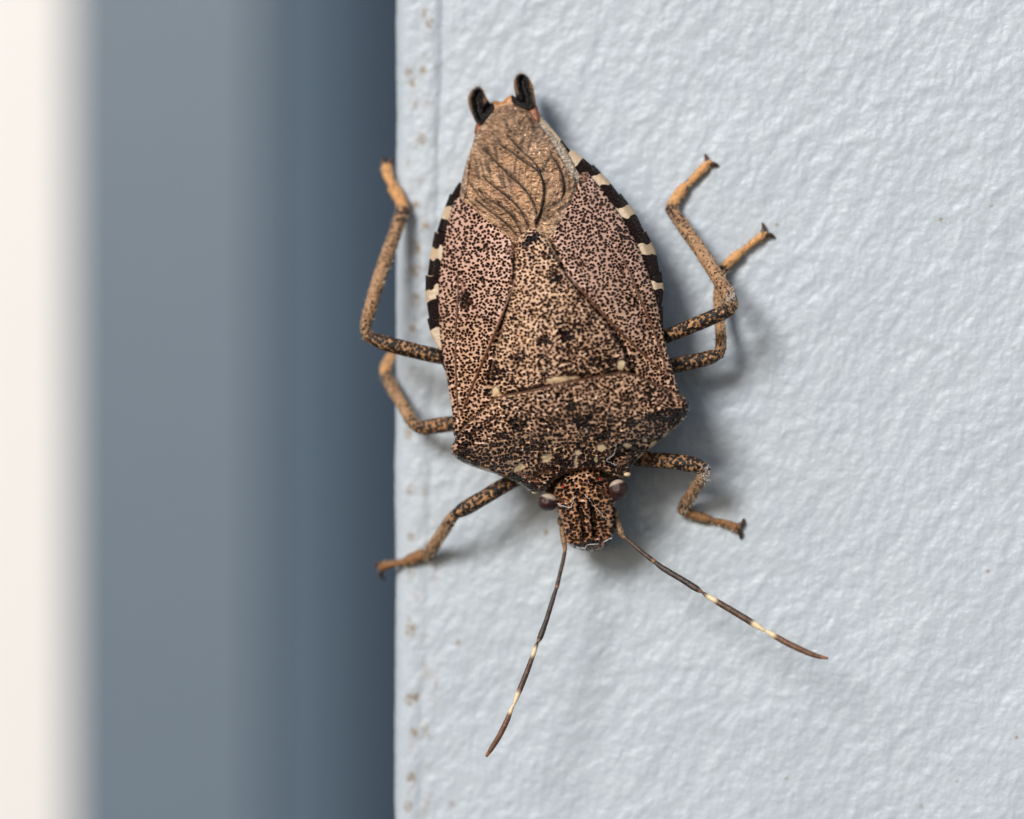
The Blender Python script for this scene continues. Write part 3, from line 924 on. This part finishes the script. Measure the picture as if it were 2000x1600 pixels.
def scut_a(p):
    s, t = st(p)
    dark = 0.08 + 0.30 * smooth(s, 470, 350) + 0.10 * smooth(p[:, 0], 1040, 1150)
    dark = dark - 0.42 * np.exp(-((p[:, 0] - 1022) ** 2 / 2 / 26 ** 2 + (p[:, 1] - 640) ** 2 / 2 / 60 ** 2)) - 0.2 * np.exp(-((p[:, 0] - 1040) ** 2 + (p[:, 1] - 510) ** 2) / 2 / 22 ** 2)
    for v, *m in [(0.95, 1040, 463, 15, 11), (0.8, 1028, 478, 10), (0.75, 1085, 540, 15, 12), (0.55, 1068, 590, 14), (0.8, 1102, 655, 20, 15), (0.7, 1060, 665, 20, 9, -30), (1.0, 1046, 762, 32, 10, -11), (0.7, 1010, 700, 18, 10),
                  (1.0, 1150, 735, 34, 11, -9), (0.95, 1196, 707, 16, 14), (0.9, 992, 775, 14, 7), (1.0, 1236, 720, 8, 20, -20), (0.7, 1130, 640, 16, 12), (0.6, 1150, 690, 24, 10), (0.7, 965, 720, 7, 30)]:
        dark = np.maximum(dark, v * blob(p, *m))
    gap = np.exp(-(seg_dist(p, PR_B) / 4.5) ** 2)
    dark = np.maximum(dark, 1.8 * gap)
    pale = np.zeros(len(p))
    for m in [(1090, 742, 26, 9, -8), (969, 766, 9, 13), (1212, 714, 8, 13), (1120, 738, 14, 4, -10)]:
        pale = np.maximum(pale, blob(p, *m))
    eL = [(956, 735), (981, 638), (1004, 546), (1008, 478), (1036, 444), (1060, 455), (1090, 506)]
    pale = np.maximum(pale, 0.5 * np.exp(-(seg_dist(p, eL) / 2.5) ** 2)) * (1 - gap)
    return {'dark': dark, 'pale': pale, 'tint': np.clip(0.15 + 0.4 * perlin(p[:, 0] / 40, p[:, 1] / 40, 19), 0, 1), 'rust': np.zeros(len(p))}


plate('scutellum', scut, scut_h, M_SHELL, bug, scut_a, 2.6, 0.34, 8, 0.22)

# --- pronotum
pron = [(881, 882), (884, 868), (894, 848), (910, 830), (930, 812), (946, 798), (963, 780), (995, 771), (1045, 762), (1095, 750), (1145, 740), (1195, 731), (1220, 729), (1245, 734), (1270, 745),
        (1296, 757), (1320, 767), (1337, 775), (1347, 788), (1346, 803), (1332, 825), (1307, 847), (1270, 877), (1245, 899), (1232, 916), (1231, 930), (1217, 934), (1196, 933), (1187, 926),
        (1170, 919), (1145, 917), (1120, 921), (1097, 929), (1082, 939), (1075, 950), (1067, 957), (1047, 964), (1036, 961), (1017, 947), (995, 937), (970, 927), (932, 915), (907, 905), (889, 894)]


def pron_h(p):
    s, t = st(p)
    h = H(p) + 0.34
    h = h + 0.045 * perlin(p[:, 0] / 38, p[:, 1] / 26, 71) + 0.022 * perlin(t / 15, s / 6.5, 72)
    for m in [(1062, 925, 26, 8, -25), (1205, 892, 28, 8, -35)]:
        h = h - 0.10 * blob(p, *m)
    ridge = [(888, 880), (960, 830), (1060, 800), (1160, 785), (1260, 775), (1340, 792)]
    return h + 0.10 * np.exp(-(seg_dist(p, ridge) / 26) ** 2) + 0.05 * np.exp(-(seg_dist(p, PR_B) / 4) ** 2)


def pron_a(p):
    s, t = st(p)
    dark = 0.30 + 0.36 * smooth(s, 225, 160) + 0.25 * smooth(np.abs(t - 8), 150, 230) - 0.10 * smooth(s, 260, 320)
    for v, *m in [(0.95, 1012, 830, 20, 22, 20), (0.8, 985, 850, 18, 12), (0.9, 1140, 820, 18, 15), (0.8, 1168, 803, 14, 10), (0.9, 1085, 822, 16, 8), (0.9, 1115, 795, 14, 8), (0.8, 1040, 872, 26, 10), (0.8, 1225, 820, 18, 12), (0.9, 1280, 812, 24, 12, -15),
                  (1.0, 1320, 812, 22, 14, -50), (1.0, 905, 885, 24, 14, 25), (0.8, 920, 850, 14, 9), (1.0, 1100, 905, 20, 12), (1.0, 1205, 880, 24, 12), (1.0, 1160, 905, 20, 10), (1.0, 1240, 885, 16, 20, 40), (1.0, 1010, 930, 24, 10, 25), (1.0, 1050, 948, 24, 10, 30), (0.8, 1180, 850, 24, 9)]:
        dark = np.maximum(dark, v * blob(p, *m))
    pale = np.zeros(len(p))
    for m in [(1173, 873, 10, 8), (1067, 895, 11, 8), (1015, 913, 13, 7, -35), (1226, 870, 8, 6), (1164, 898, 4, 6), (1125, 902, 4, 14), (1128, 884, 8, 5), (948, 917, 16, 4, 15), (972, 927, 12, 4, 18), (1275, 868, 12, 5, -40), (1300, 848, 8, 3, -40), (1252, 889, 9, 3, -42), (1260, 860, 5, 4)]:
        pale = np.maximum(pale, blob(p, *m))
    rim = [(907, 905), (932, 915), (970, 927), (1017, 947), (1036, 961)]
    rim2 = [(1232, 916), (1245, 899), (1270, 877), (1307, 847), (1332, 825)]
    pale = np.maximum(pale, 0.8 * np.exp(-(np.minimum(seg_dist(p, rim), seg_dist(p, rim2)) / 2.2) ** 2))
    col_ = [(1082, 938), (1097, 928), (1120, 920), (1145, 916), (1170, 918), (1188, 926)]
    pale = np.maximum(pale, 0.6 * np.exp(-(seg_dist(p, col_) / 2.5) ** 2))
    rust = np.maximum.reduce([blob(p, 1035, 932, 24, 5, 22), 0.9 * blob(p, 1062, 922, 18, 6, -15), blob(p, 1218, 902, 20, 5, -40), 0.6 * blob(p, 888, 882, 7, 12), 0.6 * blob(p, 1322, 780, 12, 5, 20)])
    prim = np.exp(-(seg_dist(p, PR_B) / 2.2) ** 2)
    pale = np.maximum(pale, 0.55 * prim); rust = np.maximum(rust, 0.5 * prim)
    tint = np.clip(0.35 + 0.6 * blob(p, 945, 830, 26, 16) + 0.6 * blob(p, 1280, 780, 24, 14) + 0.5 * perlin(p[:, 0] / 50, p[:, 1] / 50, 23), 0, 1)
    return {'dark': dark - 0.55 * rust, 'pale': pale, 'tint': tint, 'rust': rust}


pronotum = plate('pronotum', pron, pron_h, M_SHELL, bug, pron_a, 2.6, 0.55, 8, 0.22, under=0.03)


vein_or_shade(PR_B, pron_h, -0.10, 3.0, M_VEIN, pronotum, 'rear_rim', 0.3)


def bead(name, c, rx, material, parent, ry=None, rz=None, segs=20, rings=12, attr=None):
    V = []; F = []; pa = []
    ry = ry or rx; rz = rz or rx
    for i in range(rings + 1):
        th = math.pi * i / rings
        for k in range(segs):
            ph = 2 * math.pi * k / segs
            d = np.array([math.sin(th) * math.cos(ph), -math.cos(th), math.sin(th) * math.sin(ph)])
            V.append(np.array(c) + d * np.array([rx, ry, rz]))
            pa.append(attr(d) if attr else 0.0)
    for i in range(rings):
        for k in range(segs):
            k2 = (k + 1) % segs
            F.append([i * segs + k, i * segs + k2, (i + 1) * segs + k2, (i + 1) * segs + k])
    o = make_obj(name, V, F, material, parent, {'pale': pa})
    return o


bead('shoulder_tooth', at(1046, 961, 2.72), 0.13, M_IVORY, pronotum, 0.10, 0.075)
bead('shoulder_tooth', at(1225, 927, 2.82), 0.12, M_IVORY, pronotum, 0.10, 0.075)

# --- head
head_o = [(1150, 912), (1118, 918), (1098, 932), (1085, 947), (1081, 962), (1084, 980), (1087, 994), (1091, 1007), (1098, 1021), (1101, 1031), (1103, 1046), (1107, 1060), (1117, 1069), (1136, 1075), (1153, 1078), (1172, 1075),
          (1186, 1066), (1194, 1056), (1199, 1044), (1202, 1030), (1201, 1016), (1199, 1004), (1202, 985), (1201, 972), (1193, 957), (1188, 940), (1177, 922)]
GRL = [(1131, 985), (1137, 1012), (1143, 1052)]
GRR = [(1156, 984), (1158, 1012), (1162, 1050)]


def head_h(p):
    s, t = st(p)
    h = np.interp(s, [0, 20, 60, 100, 140, 170], [2.05, 2.35, 2.7, 3.0, 3.2, 3.2])
    h = h - 0.35 * np.clip(np.abs(t - 8) / 62, 0, 1.2) ** 2.2
    h = h - 0.15 * np.exp(-(seg_dist(p, GRL) / 3.5) ** 2) - 0.15 * np.exp(-(seg_dist(p, GRR) / 3.5) ** 2)
    h = h + 0.07 * np.exp(-(seg_dist(p, [(1143, 985), (1152, 1050)]) / 9) ** 2)
    return h + 0.03 * perlin(p[:, 0] / 15, p[:, 1] / 15, 81)


def head_a(p):
    s, t = st(p)
    dark = 0.24 + 0.3 * perlin(p[:, 0] / 14, p[:, 1] / 14, 85)
    dark = dark + 1.1 * np.exp(-(seg_dist(p, GRL) / 3.6) ** 2) + 1.6 * np.exp(-(seg_dist(p, GRR) / 4.0) ** 2)
    for v, *m in [(1.0, 1166, 935, 20, 14), (0.9, 1172, 965, 12, 14), (0.7, 1150, 1058, 26, 8), (0.8, 1102, 985, 10), (-0.45, 1146, 1012, 7, 26, 8)]:
        b = blob(p, *m)
        dark = np.where(v > 0, np.maximum(dark, v * b), dark + v * b)
    pale = 0.5 * blob(p, 1088, 948, 4, 9, 35) + 0.5 * blob(p, 1185, 932, 4, 9, -30)
    rust = np.maximum.reduce([0.8 * blob(p, 1103, 978, 10, 5, 40), 0.8 * blob(p, 1181, 962, 6, 8), 0.7 * blob(p, 1165, 1072, 20, 4)])
    return {'dark': dark, 'pale': pale, 'tint': np.clip(0.3 + 0.5 * perlin(p[:, 0] / 18, p[:, 1] / 18, 86), 0, 1), 'rust': rust}


head = plate('head', head_o, head_h, M_HEAD, bug, head_a, 2.2, 0.9, 9, 0.32, under=0.05)
bead('eye', at(1070, 981, 2.72), 0.335, M_EYE, bug, 0.36, 0.30, 28, 18, lambda d: float(smooth(np.array(d[2] * 0.9 + d[0] * 0.3), 0.38, 0.55)))
bead('eye', at(1208, 957, 2.80), 0.325, M_EYE, bug, 0.36, 0.345, 28, 18, lambda d: float(smooth(np.array(d[2] * 0.85 - d[0] * 0.3), 0.42, 0.62)))
bead('ocellus', at(1100, 951, 3.18), 0.055, M_OCEL, head, 0.05, 0.05, 12, 8)
bead('ocellus', at(1172, 936, 3.2), 0.04, M_OCEL, head, 0.05, 0.05, 12, 8)
bead('antenna_socket', at(1094, 1018, 2.05), 0.10, M_BELLY, head, 0.12, 0.16)
bead('antenna_socket', at(1203, 1002, 2.1), 0.09, M_BELLY, head, 0.12, 0.16)

# --- antennae: (picture x, picture y, height, width in picture units) for every joint
def px_path(pts):
    P = np.array(pts, float)
    return at(P[:, 0], P[:, 1], P[:, 2]), P[:, 3] / 2 / 60


def antenna(joints):
    root = None
    for i, J in enumerate(joints):
        C, R_ = px_path(J)
        o = tube('antenna' if root is None else 'antenna_joint', C, R_, M_ANT[i], bug if root is None else root, 12, 1.0, 0.05, 0.06)
        root = root or o


antenna([[(1097, 1018, 1.95, 9), (1099, 1040, 1.95, 12), (1102, 1060, 2.0, 11), (1104, 1074, 2.05, 8)],
         [(1104, 1072, 2.05, 7), (1101, 1090, 2.15, 8), (1094, 1120, 2.35, 8), (1087, 1149, 2.55, 9)],
         [(1087, 1148, 2.55, 7), (1080, 1170, 2.65, 9), (1066, 1215, 2.9, 10), (1054, 1247, 3.05, 11), (1051, 1254, 3.1, 6)],
         [(1051, 1253, 3.1, 4), (1047, 1262, 3.15, 8), (1041, 1280, 3.2, 9), (1027, 1318, 3.35, 11), (1010, 1360, 3.45, 10), (1004, 1376, 3.5, 5)],
         [(1004, 1375, 3.5, 4), (999, 1385, 3.5, 8), (990, 1408, 3.5, 11), (975, 1438, 3.5, 11), (960, 1462, 3.45, 10), (950, 1477, 3.4, 6)]])
antenna([[(1201, 1002, 1.95, 10), (1206, 1022, 1.95, 14), (1212, 1038, 2.0, 14), (1217, 1049, 2.05, 9)],
         [(1216, 1047, 2.05, 7), (1232, 1060, 2.15, 8), (1258, 1082, 2.3, 9), (1279, 1098, 2.45, 10)],
         [(1278, 1097, 2.45, 8), (1292, 1108, 2.5, 11), (1330, 1131, 2.7, 12), (1362, 1151, 2.85, 12), (1371, 1156, 2.9, 6)],
         [(1370, 1156, 2.9, 4), (1380, 1163, 2.92, 9), (1400, 1175, 3.0, 12), (1440, 1199, 3.1, 13), (1478, 1222, 3.2, 12), (1495, 1233, 3.25, 5)],
         [(1494, 1232, 3.25, 4), (1504, 1237, 3.25, 10), (1530, 1252, 3.3, 12), (1562, 1268, 3.35, 12), (1594, 1281, 3.35, 10), (1617, 1286, 3.35, 5)]])


# --- legs: femur (the leg itself), tibia, tarsus joints, claws, bristles; heights bring every foot onto the post
def leg(femur, tibia, tarsi, claws, seed, hairlen=0.16, tarsus_mat=None):
    R0 = random.Random(seed)
    C, R_ = px_path(femur)
    f = tube('leg', C, R_, M_FEMUR, bug, 18, 1.0, 0.05, 0.05)
    C, R_ = px_path(tibia)
    tube('tibia', C, R_, M_TIBIA, f, 16, 0.95, 0.05, 0.06, ridge=0.07)
    for T in tarsi:
        C2, R2 = px_path(T)
        tube('tarsus', C2, R2, tarsus_mat or M_TARSUS, f, 14, 0.9, 0.04, 0.08)
    for K in claws:
        C3, R3 = px_path(K)
        tube('claw', C3, R3, M_CLAW, f, 8, 1.0, 0.03)
    sp = []
    for path, n, ln in ((tibia, 130, hairlen), (tarsi[0], 40, 0.10), (tarsi[-1], 40, 0.12)):
        C, R_ = px_path(path)
        S = spline(np.hstack([C, R_[:, None]]), False, 0.03)
        for _ in range(n):
            i = R0.randrange(1, len(S) - 1)
            T = S[i + 1, :3] - S[i - 1, :3]; T /= np.linalg.norm(T)
            u = np.cross(T, [0.2, 1, 0.1]); u /= np.linalg.norm(u); w = np.cross(T, u)
            a = R0.uniform(0, 2 * math.pi)
            d = u * math.cos(a) + w * math.sin(a)
            b = S[i, :3] + d * S[i, 3] * 0.9
            sp.append((b, b + (d * 0.95 + T * 0.5) * ln * R0.uniform(0.5, 1.1)))
    hairs('bristles', sp, M_BRISTLE, f, 0.017)
    return f


M_TARSUS_BROWN = leg_material('tarsus_brown', (0.36, 0.17, 0.06), (0.22, 0.10, 0.035), -0.06, 9.0, 0.16)
# left fore, left mid, left hind
leg([(1030, 925, 1.9, 30), (996, 942, 1.95, 30), (945, 972, 2.05, 30), (905, 995, 2.05, 29), (889, 1004, 2.0, 20)],
    [(892, 1001, 2.0, 19), (880, 1016, 1.85, 22), (858, 1050, 1.1, 23), (840, 1077, 0.5, 25), (832, 1087, 0.36, 21)],
    [[(836, 1080, 0.36, 20), (815, 1087, 0.24, 24), (795, 1096, 0.2, 20), (788, 1099, 0.18, 12)], [(792, 1097, 0.2, 12), (770, 1101, 0.22, 14), (752, 1105, 0.16, 17), (742, 1109, 0.05, 15)]],
    [[(746, 1104, 0.12, 10), (738, 1100, 0.1, 8), (734, 1108, -0.1, 4)], [(745, 1112, 0.02, 10), (744, 1124, -0.15, 9), (752, 1132, -0.4, 4)]], 1, tarsus_mat=M_TARSUS_BROWN)
leg([(930, 815, 1.7, 30), (886, 827, 1.6, 31), (850, 832, 1.45, 31), (826, 836, 1.35, 28), (814, 836, 1.3, 20)],
    [(818, 836, 1.3, 21), (806, 826, 1.2, 22), (785, 790, 0.85, 22), (763, 752, 0.35, 23), (753, 732, 0.05, 22)],
    [[(754, 735, 0.05, 20), (753, 722, -0.2, 24), (757, 708, -0.5, 22)], [(756, 712, -0.45, 18), (762, 700, -0.75, 22), (768, 694, -1.0, 16)]],
    [[(766, 697, -0.95, 8), (764, 688, -1.1, 6), (770, 684, -1.25, 3)], [(769, 698, -0.95, 8), (775, 692, -1.1, 6), (776, 686, -1.25, 3)]], 2)
leg([(915, 705, 2.2, 29), (861, 697, 2.3, 30), (800, 683, 2.45, 31), (745, 668, 2.5, 30), (722, 659, 2.5, 22)],
    [(721, 664, 2.5, 20), (714, 640, 2.45, 21), (722, 606, 2.3, 24), (745, 530, 1.6, 26), (772, 455, 0.85, 26), (788, 408, 0.45, 26)],
    [[(788, 412, 0.45, 24), (782, 390, 0.28, 25), (768, 366, 0.16, 24), (764, 358, 0.12, 14)], [(768, 364, 0.14, 16), (761, 350, 0.05, 20), (756, 332, -0.12, 24), (755, 322, -0.2, 20)]],
    [[(753, 324, -0.2, 12), (748, 314, -0.2, 9), (754, 308, -0.4, 4)], [(759, 324, -0.2, 12), (764, 314, -0.25, 9), (766, 308, -0.4, 4)]], 3)
# right fore, right mid, right hind
leg([(1225, 893, 1.9, 30), (1254, 897, 1.95, 31), (1310, 901, 2.05, 31), (1355, 908, 2.1, 31), (1377, 914, 2.05, 22)],
    [(1376, 912, 2.05, 22), (1371, 932, 1.9, 21), (1353, 962, 1.1, 22), (1338, 986, 0.5, 24), (1332, 1000, 0.34, 22)],
    [[(1330, 996, 0.36, 18), (1350, 1004, 0.24, 20), (1380, 1013, 0.2, 18), (1393, 1017, 0.18, 10)], [(1390, 1016, 0.2, 11), (1412, 1021, 0.2, 14), (1436, 1030, 0.17, 18), (1444, 1033, 0.14, 15)]],
    [[(1440, 1029, 0.16, 12), (1450, 1022, 0.16, 9), (1453, 1013, 0.08, 4)], [(1440, 1034, 0.16, 12), (1446, 1043, 0.14, 9), (1446, 1052, 0.06, 4)]], 4, tarsus_mat=M_TARSUS_BROWN)
leg([(1285, 722, 1.7, 31), (1318, 714, 1.65, 31), (1360, 705, 1.6, 30), (1390, 697, 1.55, 28), (1404, 692, 1.5, 20)],
    [(1402, 697, 1.5, 20), (1408, 676, 1.45, 21), (1406, 630, 1.1, 20), (1404, 580, 0.7, 21), (1409, 535, 0.4, 22), (1412, 522, 0.34, 20)],
    [[(1409, 528, 0.36, 18), (1425, 512, 0.26, 20), (1443, 496, 0.22, 19), (1450, 490, 0.2, 11)], [(1447, 493, 0.21, 11), (1468, 476, 0.2, 13), (1488, 461, 0.17, 16), (1497, 456, 0.14, 13)]],
    [[(1490, 459, 0.17, 12), (1492, 446, 0.14, 9), (1489, 436, 0.06, 4)], [(1493, 459, 0.17, 12), (1505, 459, 0.14, 9), (1513, 464, 0.05, 4)]], 5)
leg([(1265, 668, 2.2, 28), (1303, 656, 2.3, 28), (1360, 633, 2.5, 29), (1405, 614, 2.65, 29), (1430, 603, 2.65, 24)],
    [(1430, 604, 2.65, 24), (1426, 584, 2.6, 26), (1405, 548, 2.25, 26), (1370, 492, 1.5, 26), (1330, 436, 0.7, 25), (1308, 404, 0.36, 23)],
    [[(1309, 408, 0.38, 20), (1320, 388, 0.27, 22), (1336, 367, 0.22, 21), (1343, 360, 0.2, 12)], [(1340, 363, 0.21, 13), (1358, 345, 0.2, 16), (1378, 325, 0.17, 18), (1388, 316, 0.14, 14)]],
    [[(1382, 322, 0.17, 12), (1380, 310, 0.14, 9), (1377, 301, 0.06, 4)], [(1384, 321, 0.17, 12), (1396, 321, 0.14, 9), (1404, 325, 0.05, 4)]], 6)


# --- lint and silk caught on the bug
def thread(name, pts, width, label, group=None, jig=4.0):
    P = spline([(a, b, c) for a, b, c in pts], False, 3.0)
    P = P + np.stack([jig * perlin(np.arange(len(P)) * 0.6, np.zeros(len(P)) + 3, 91), jig * perlin(np.arange(len(P)) * 0.6, np.zeros(len(P)) + 8, 92), 0 * P[:, 2]], 1)
    C = at(P[:, 0], P[:, 1], P[:, 2])
    w = width / 2 / 60 * (1 + 0.5 * perlin(np.arange(len(P)) * 0.8, np.zeros(len(P)), 93))
    o = tube(name, C, w, M_LINT, None, 6, 1.0, 0.05, 0.0, origin=C[0], resample=False)
    return tag(o, label, 'thread', group)


def over(pts, hf, off):
    P = np.array(pts, float)
    hh = hf(P)
    return [(x, y, h + off) for (x, y), h in zip(pts, hh)]


thread('silk_thread', over([(1084, 975), (1087, 983), (1095, 988), (1106, 990), (1114, 992), (1118, 985), (1120, 976), (1125, 968)], head_h, 0.03), 1.5, 'white silk thread looped across the head beside the eye')
thread('silk_thread', over([(1126, 1068), (1140, 1071), (1150, 1064), (1165, 1063), (1180, 1058), (1195, 1050)], head_h, 0.0), 1.6, 'white silk strand along the blunt front rim of the head')
thread('silk_thread', over([(1143, 966), (1150, 975), (1158, 986), (1172, 1000), (1184, 1014), (1195, 1026)], head_h, 0.05), 1.2, 'thin pale hair lying lengthwise down the right of the head')
thread('silk_thread', over([(1205, 908), (1195, 905), (1185, 900), (1200, 885), (1204, 868)], pron_h, 0.05), 1.2, 'thin pale hair on the pronotum above an eye')


def lint(name, c, n, spread, label, seed):
    R0 = random.Random(seed)
    V = []; F = []
    for _ in range(n):
        p = np.array([c[0] + R0.gauss(0, spread), c[1] + R0.gauss(0, spread * 1.3), c[2] + R0.uniform(-0.1, 0.2)])
        pts = [p]
        a = R0.uniform(0, 6.28)
        for k in range(5):
            a += R0.uniform(-1.3, 1.3)
            pts.append(pts[-1] + np.array([math.cos(a) * 2.2, math.sin(a) * 2.2, R0.uniform(-0.04, 0.04)]))
        P = np.array(pts); C = at(P[:, 0], P[:, 1], P[:, 2])
        for i in range(len(C)):
            T = C[min(i + 1, len(C) - 1)] - C[max(i - 1, 0)]; T /= np.linalg.norm(T)
            u = np.cross(T, [0.1, 1, 0.2]); u /= np.linalg.norm(u); w = np.cross(T, u)
            for q in range(3):
                V.append(C[i] + 0.007 * (u * math.cos(q * 2.094) + w * math.sin(q * 2.094)))
        b = len(V) - 3 * len(C)
        for i in range(len(C) - 1):
            for q in range(3):
                F.append([b + i * 3 + q, b + i * 3 + (q + 1) % 3, b + (i + 1) * 3 + (q + 1) % 3, b + (i + 1) * 3 + q])
    C0 = at(*c)
    o = make_obj(name, V, F, M_LINT, None, origin=C0)
    return tag(o, label, 'lint')


lint('lint_tuft', (1428, 580, 2.95), 26, 6, 'wisp of white lint caught on the knee of the raised hind leg', 3)
lint('lint_tuft', (1377, 926, 2.2), 30, 5, 'wisp of white lint caught on the knee of the foreleg near an eye', 4)
